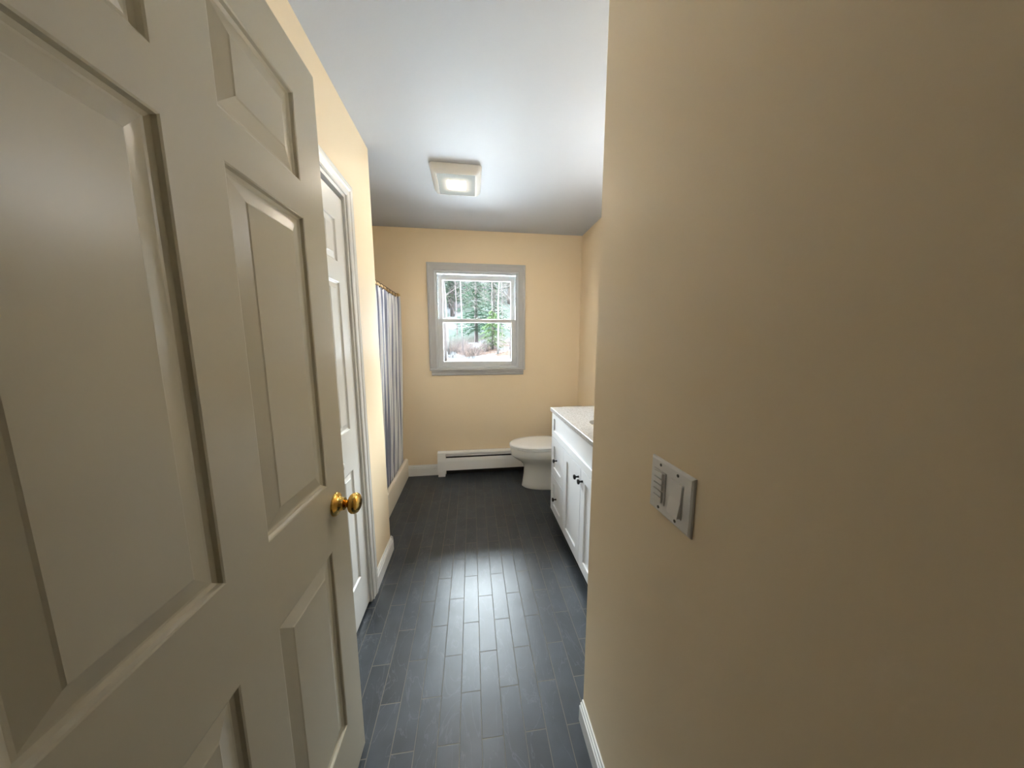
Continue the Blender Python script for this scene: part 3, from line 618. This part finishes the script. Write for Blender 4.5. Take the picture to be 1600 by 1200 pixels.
def grow(bm, rng, p, d, L, r, depth, droop=0.0, n=4):
    pts = [p]; rad = [r]; q = p.copy(); dd = d.copy(); steps = 4
    for k in range(steps):
        dd = (dd + Vector((rng.uniform(-1, 1), rng.uniform(-1, 1), rng.uniform(-1, 1))) * 0.13 + Vector((0, 0, -droop))).normalized()
        q = q + dd * (L / steps); pts.append(q.copy()); rad.append(r * (1 - 0.75 * (k + 1) / steps))
    tube(bm, pts, rad, n=n, cap=False)
    if depth > 0:
        for k in range(rng.randint(4, 6)):
            i = rng.uniform(0.25, 1.0) * steps; a = pts[min(int(i), steps - 1)].lerp(pts[min(int(i) + 1, steps)], i % 1)
            side = Vector((rng.uniform(-1, 1), rng.uniform(-1, 1), rng.uniform(-0.4, 0.9))).normalized()
            grow(bm, rng, a, (dd + side * 1.1).normalized(), L * rng.uniform(0.4, 0.65), r * 0.45, depth - 1, droop, n=3)
def bare_tree(x, y, h, r, seed, m, label, lean=0.0, first=0.35, nb=16, depth=2, group=None, bl=0.3):
    rng = random.Random(seed); z = gz(x, y) - 0.05
    if not group: t = empty('bare_tree', (x, y, z)); tag(t, label, 'tree')
    bm = bmesh.new(); pts = []; rad = []
    for k in range(9):
        s = k / 8; pts.append(Vector((lean * h * s + 0.04 * rng.uniform(-1, 1) * s * h * 0.3, 0.03 * rng.uniform(-1, 1) * h * s * 0.3, h * s))); rad.append(r * (1 - 0.85 * s) + 0.004)
    tube(bm, pts, rad, n=8)
    if not group: mk('trunk', bm, m, t, smooth=True); bm = bmesh.new()
    for k in range(nb):
        s = rng.uniform(first, 0.97); i = s * 8; p = pts[int(i)].lerp(pts[min(int(i) + 1, 8)], i % 1); a = rng.uniform(0, 2 * math.pi)
        grow(bm, rng, p, Vector((math.cos(a), math.sin(a), rng.uniform(0.2, 0.9))).normalized(), h * bl * (1.15 - s), r * 0.4 * (1.1 - s), depth)
    if group:                                               # too small in the view to show its parts
        t = mk('bare_tree', bm, m); t.location = (x, y, z); return tag(t, label, 'tree', group)
    mk('branches', bm, m, t)
    return t
def evergreen(x, y, h, rb, seed, m, label, group=None, z0=0.12):
    rng = random.Random(seed); z = gz(x, y) - 0.05; t = empty('evergreen_tree', (x, y, z)); tag(t, label, 'tree', group)
    bm = bmesh.new(); tube(bm, [(0, 0, 0), (0.02, 0, h * 0.5), (0, 0, h)], [h * 0.018, h * 0.011, 0.01], n=7); mk('trunk', bm, 'bark', t, smooth=True)
    bm = bmesh.new(); lev = int(h * 3.2)
    for k in range(lev):
        s = z0 + (1 - z0) * k / lev; R_ = rb * (1 - s) ** 0.8 + 0.06; nb = 9 if h > 4 else 8; off = rng.uniform(0, 6.28)
        for b in range(nb):
            a = off + 2 * math.pi * b / nb + rng.uniform(-0.3, 0.3); L_ = R_ * rng.uniform(0.6, 1.1); u = Vector((math.cos(a), math.sin(a), 0)); v = Vector((-u.y, u.x, 0))
            p0 = Vector((0, 0, h * s + rng.uniform(-0.1, 0.1)))
            for q in range(9):
                f = (q + 0.5) / 9 * L_; c = p0 + u * f + Vector((0, 0, 0.10 * L_ - 0.32 * f * f / max(L_, 0.1) + rng.uniform(-0.05, 0.05)))
                w_ = (0.10 + 0.20 * (1 - q / 9)) * L_ * 0.6 + 0.04
                for sd in (-1, 1):
                    tip = c + v * (sd * w_ * rng.uniform(0.7, 1.2)) + u * (w_ * 0.6) + Vector((0, 0, rng.uniform(-0.12, 0.02)))
                    g = c + u * 0.08 * L_
                    bm.faces.new([bm.verts.new(P) for P in (c - u * 0.02, c.lerp(tip, 0.5) - u * 0.03, tip, c.lerp(tip, 0.5) + u * 0.045 + Vector((0, 0, 0.03)))])
    fo = mk('foliage', bm, m, t); tag(fo, kind='stuff')
    return t
def shrub(x, y, h, seed, m, label, group=None, ns=26):
    rng = random.Random(seed); bm = bmesh.new()
    for k in range(ns):
        a = rng.uniform(0, 6.28); grow(bm, rng, Vector((rng.uniform(-.35, .35) * h, rng.uniform(-.25, .25) * h, -0.04)), Vector((math.cos(a) * 0.55, math.sin(a) * 0.55, 1)).normalized(), h * rng.uniform(0.6, 1.1), 0.007, 2)
    o = mk('bare_shrub', bm, m); o.location = (x, y, gz(x, y)); tag(o, label, 'shrub', group); return o

bare_tree(-1.30, 17.5, 9.0, 0.055, 1, 'birch', 'slender pale birch trunk leaning, leftmost behind the window', lean=-0.035, first=0.5)
bare_tree(-0.55, 19.0, 9.5, 0.05, 2, 'birch', 'second slender pale trunk from the left through the window', lean=-0.02, first=0.5)
bare_tree(1.45, 17.0, 7.0, 0.055, 3, 'birch', 'pale bare tree with fine wide crown at the centre of the window', lean=0.02, first=0.45, nb=26, depth=3, bl=0.42)
bare_tree(2.35, 18.5, 8.0, 0.05, 4, 'birch', 'pale bare trunk toward the right edge of the upper pane', lean=0.04, first=0.35)
bare_tree(-1.28, 14.6, 6.5, 0.09, 5, 'bark', 'dark nearest trunk at the left edge of the lower pane', first=0.5, nb=10)
bare_tree(2.05, 15.6, 6.0, 0.08, 6, 'bark', 'dark short-boled tree at the right edge of the lower pane', first=0.3, nb=14)
evergreen(0.35, 22.0, 6.3, 1.9, 11, 'needle', 'dark green evergreen left of centre behind the window')
evergreen(1.30, 19.0, 2.6, 1.15, 12, 'needle_y', 'low yellow-green young evergreen right of centre behind the window')
evergreen(1.75, 24.0, 5.0, 1.7, 13, 'needle', 'evergreen standing behind the low yellow-green one')
evergreen(-1.60, 27.0, 11.0, 2.3, 14, 'needle', 'tall evergreen at the upper left of the window')
evergreen(3.60, 29.0, 11.0, 2.3, 15, 'needle', 'tall evergreen at the upper right of the window')
rng = random.Random(77)
evs = []
for k in range(17):
    y = 27 + k * 1.15; x = (-0.30 + 0.62 * ((k * 0.382) % 1.0)) * y
    evergreen(x, y, rng.uniform(11, 16), rng.uniform(2.2, 3.0), 30 + k, 'needle', 'evergreen deep in the woods behind the bare trees', group='distant evergreens in the woods', z0=0.04)
for k in range(24):
    y = 18.5 + k * 0.8; x = (-0.17 + 0.38 * ((k * 0.618) % 1.0)) * y
    bare_tree(x, y, rng.uniform(7, 11), rng.uniform(0.022, 0.05), 100 + k, ('bark', 'twig', 'twig', 'birch', 'twig')[k % 5], 'thin bare tree among the woods beyond the snow', group='bare trees in the woods', first=0.12, nb=26, lean=rng.uniform(-.03, .03))
BRUSH = ['tangled leafless brush at the lower left corner of the lower pane', 'tallest leafless brush, left of centre in the lower pane',
         'short leafless brush low in the middle of the lower pane', 'leafless brush just right of the middle of the lower pane',
         'small leafless brush beside the low yellow-green evergreen', 'small leafless brush behind the low yellow-green evergreen',
         'leafless brush farther up the slope behind the leftmost brush', 'leafless brush at the right edge of the lower pane']
for k, (x, y, h) in enumerate(((-1.05, 16.5, 0.75), (-0.5, 17.0, 0.95), (0.0, 16.4, 0.7), (0.45, 17.4, 0.85), (0.85, 18.6, 0.6), (1.35, 19.2, 0.6), (-0.9, 18.5, 0.9), (2.1, 18.0, 0.9))):
    shrub(x, y, h, 60 + k, ('bark', 'twig')[k % 2], BRUSH[k], group='leafless brush beyond the window')
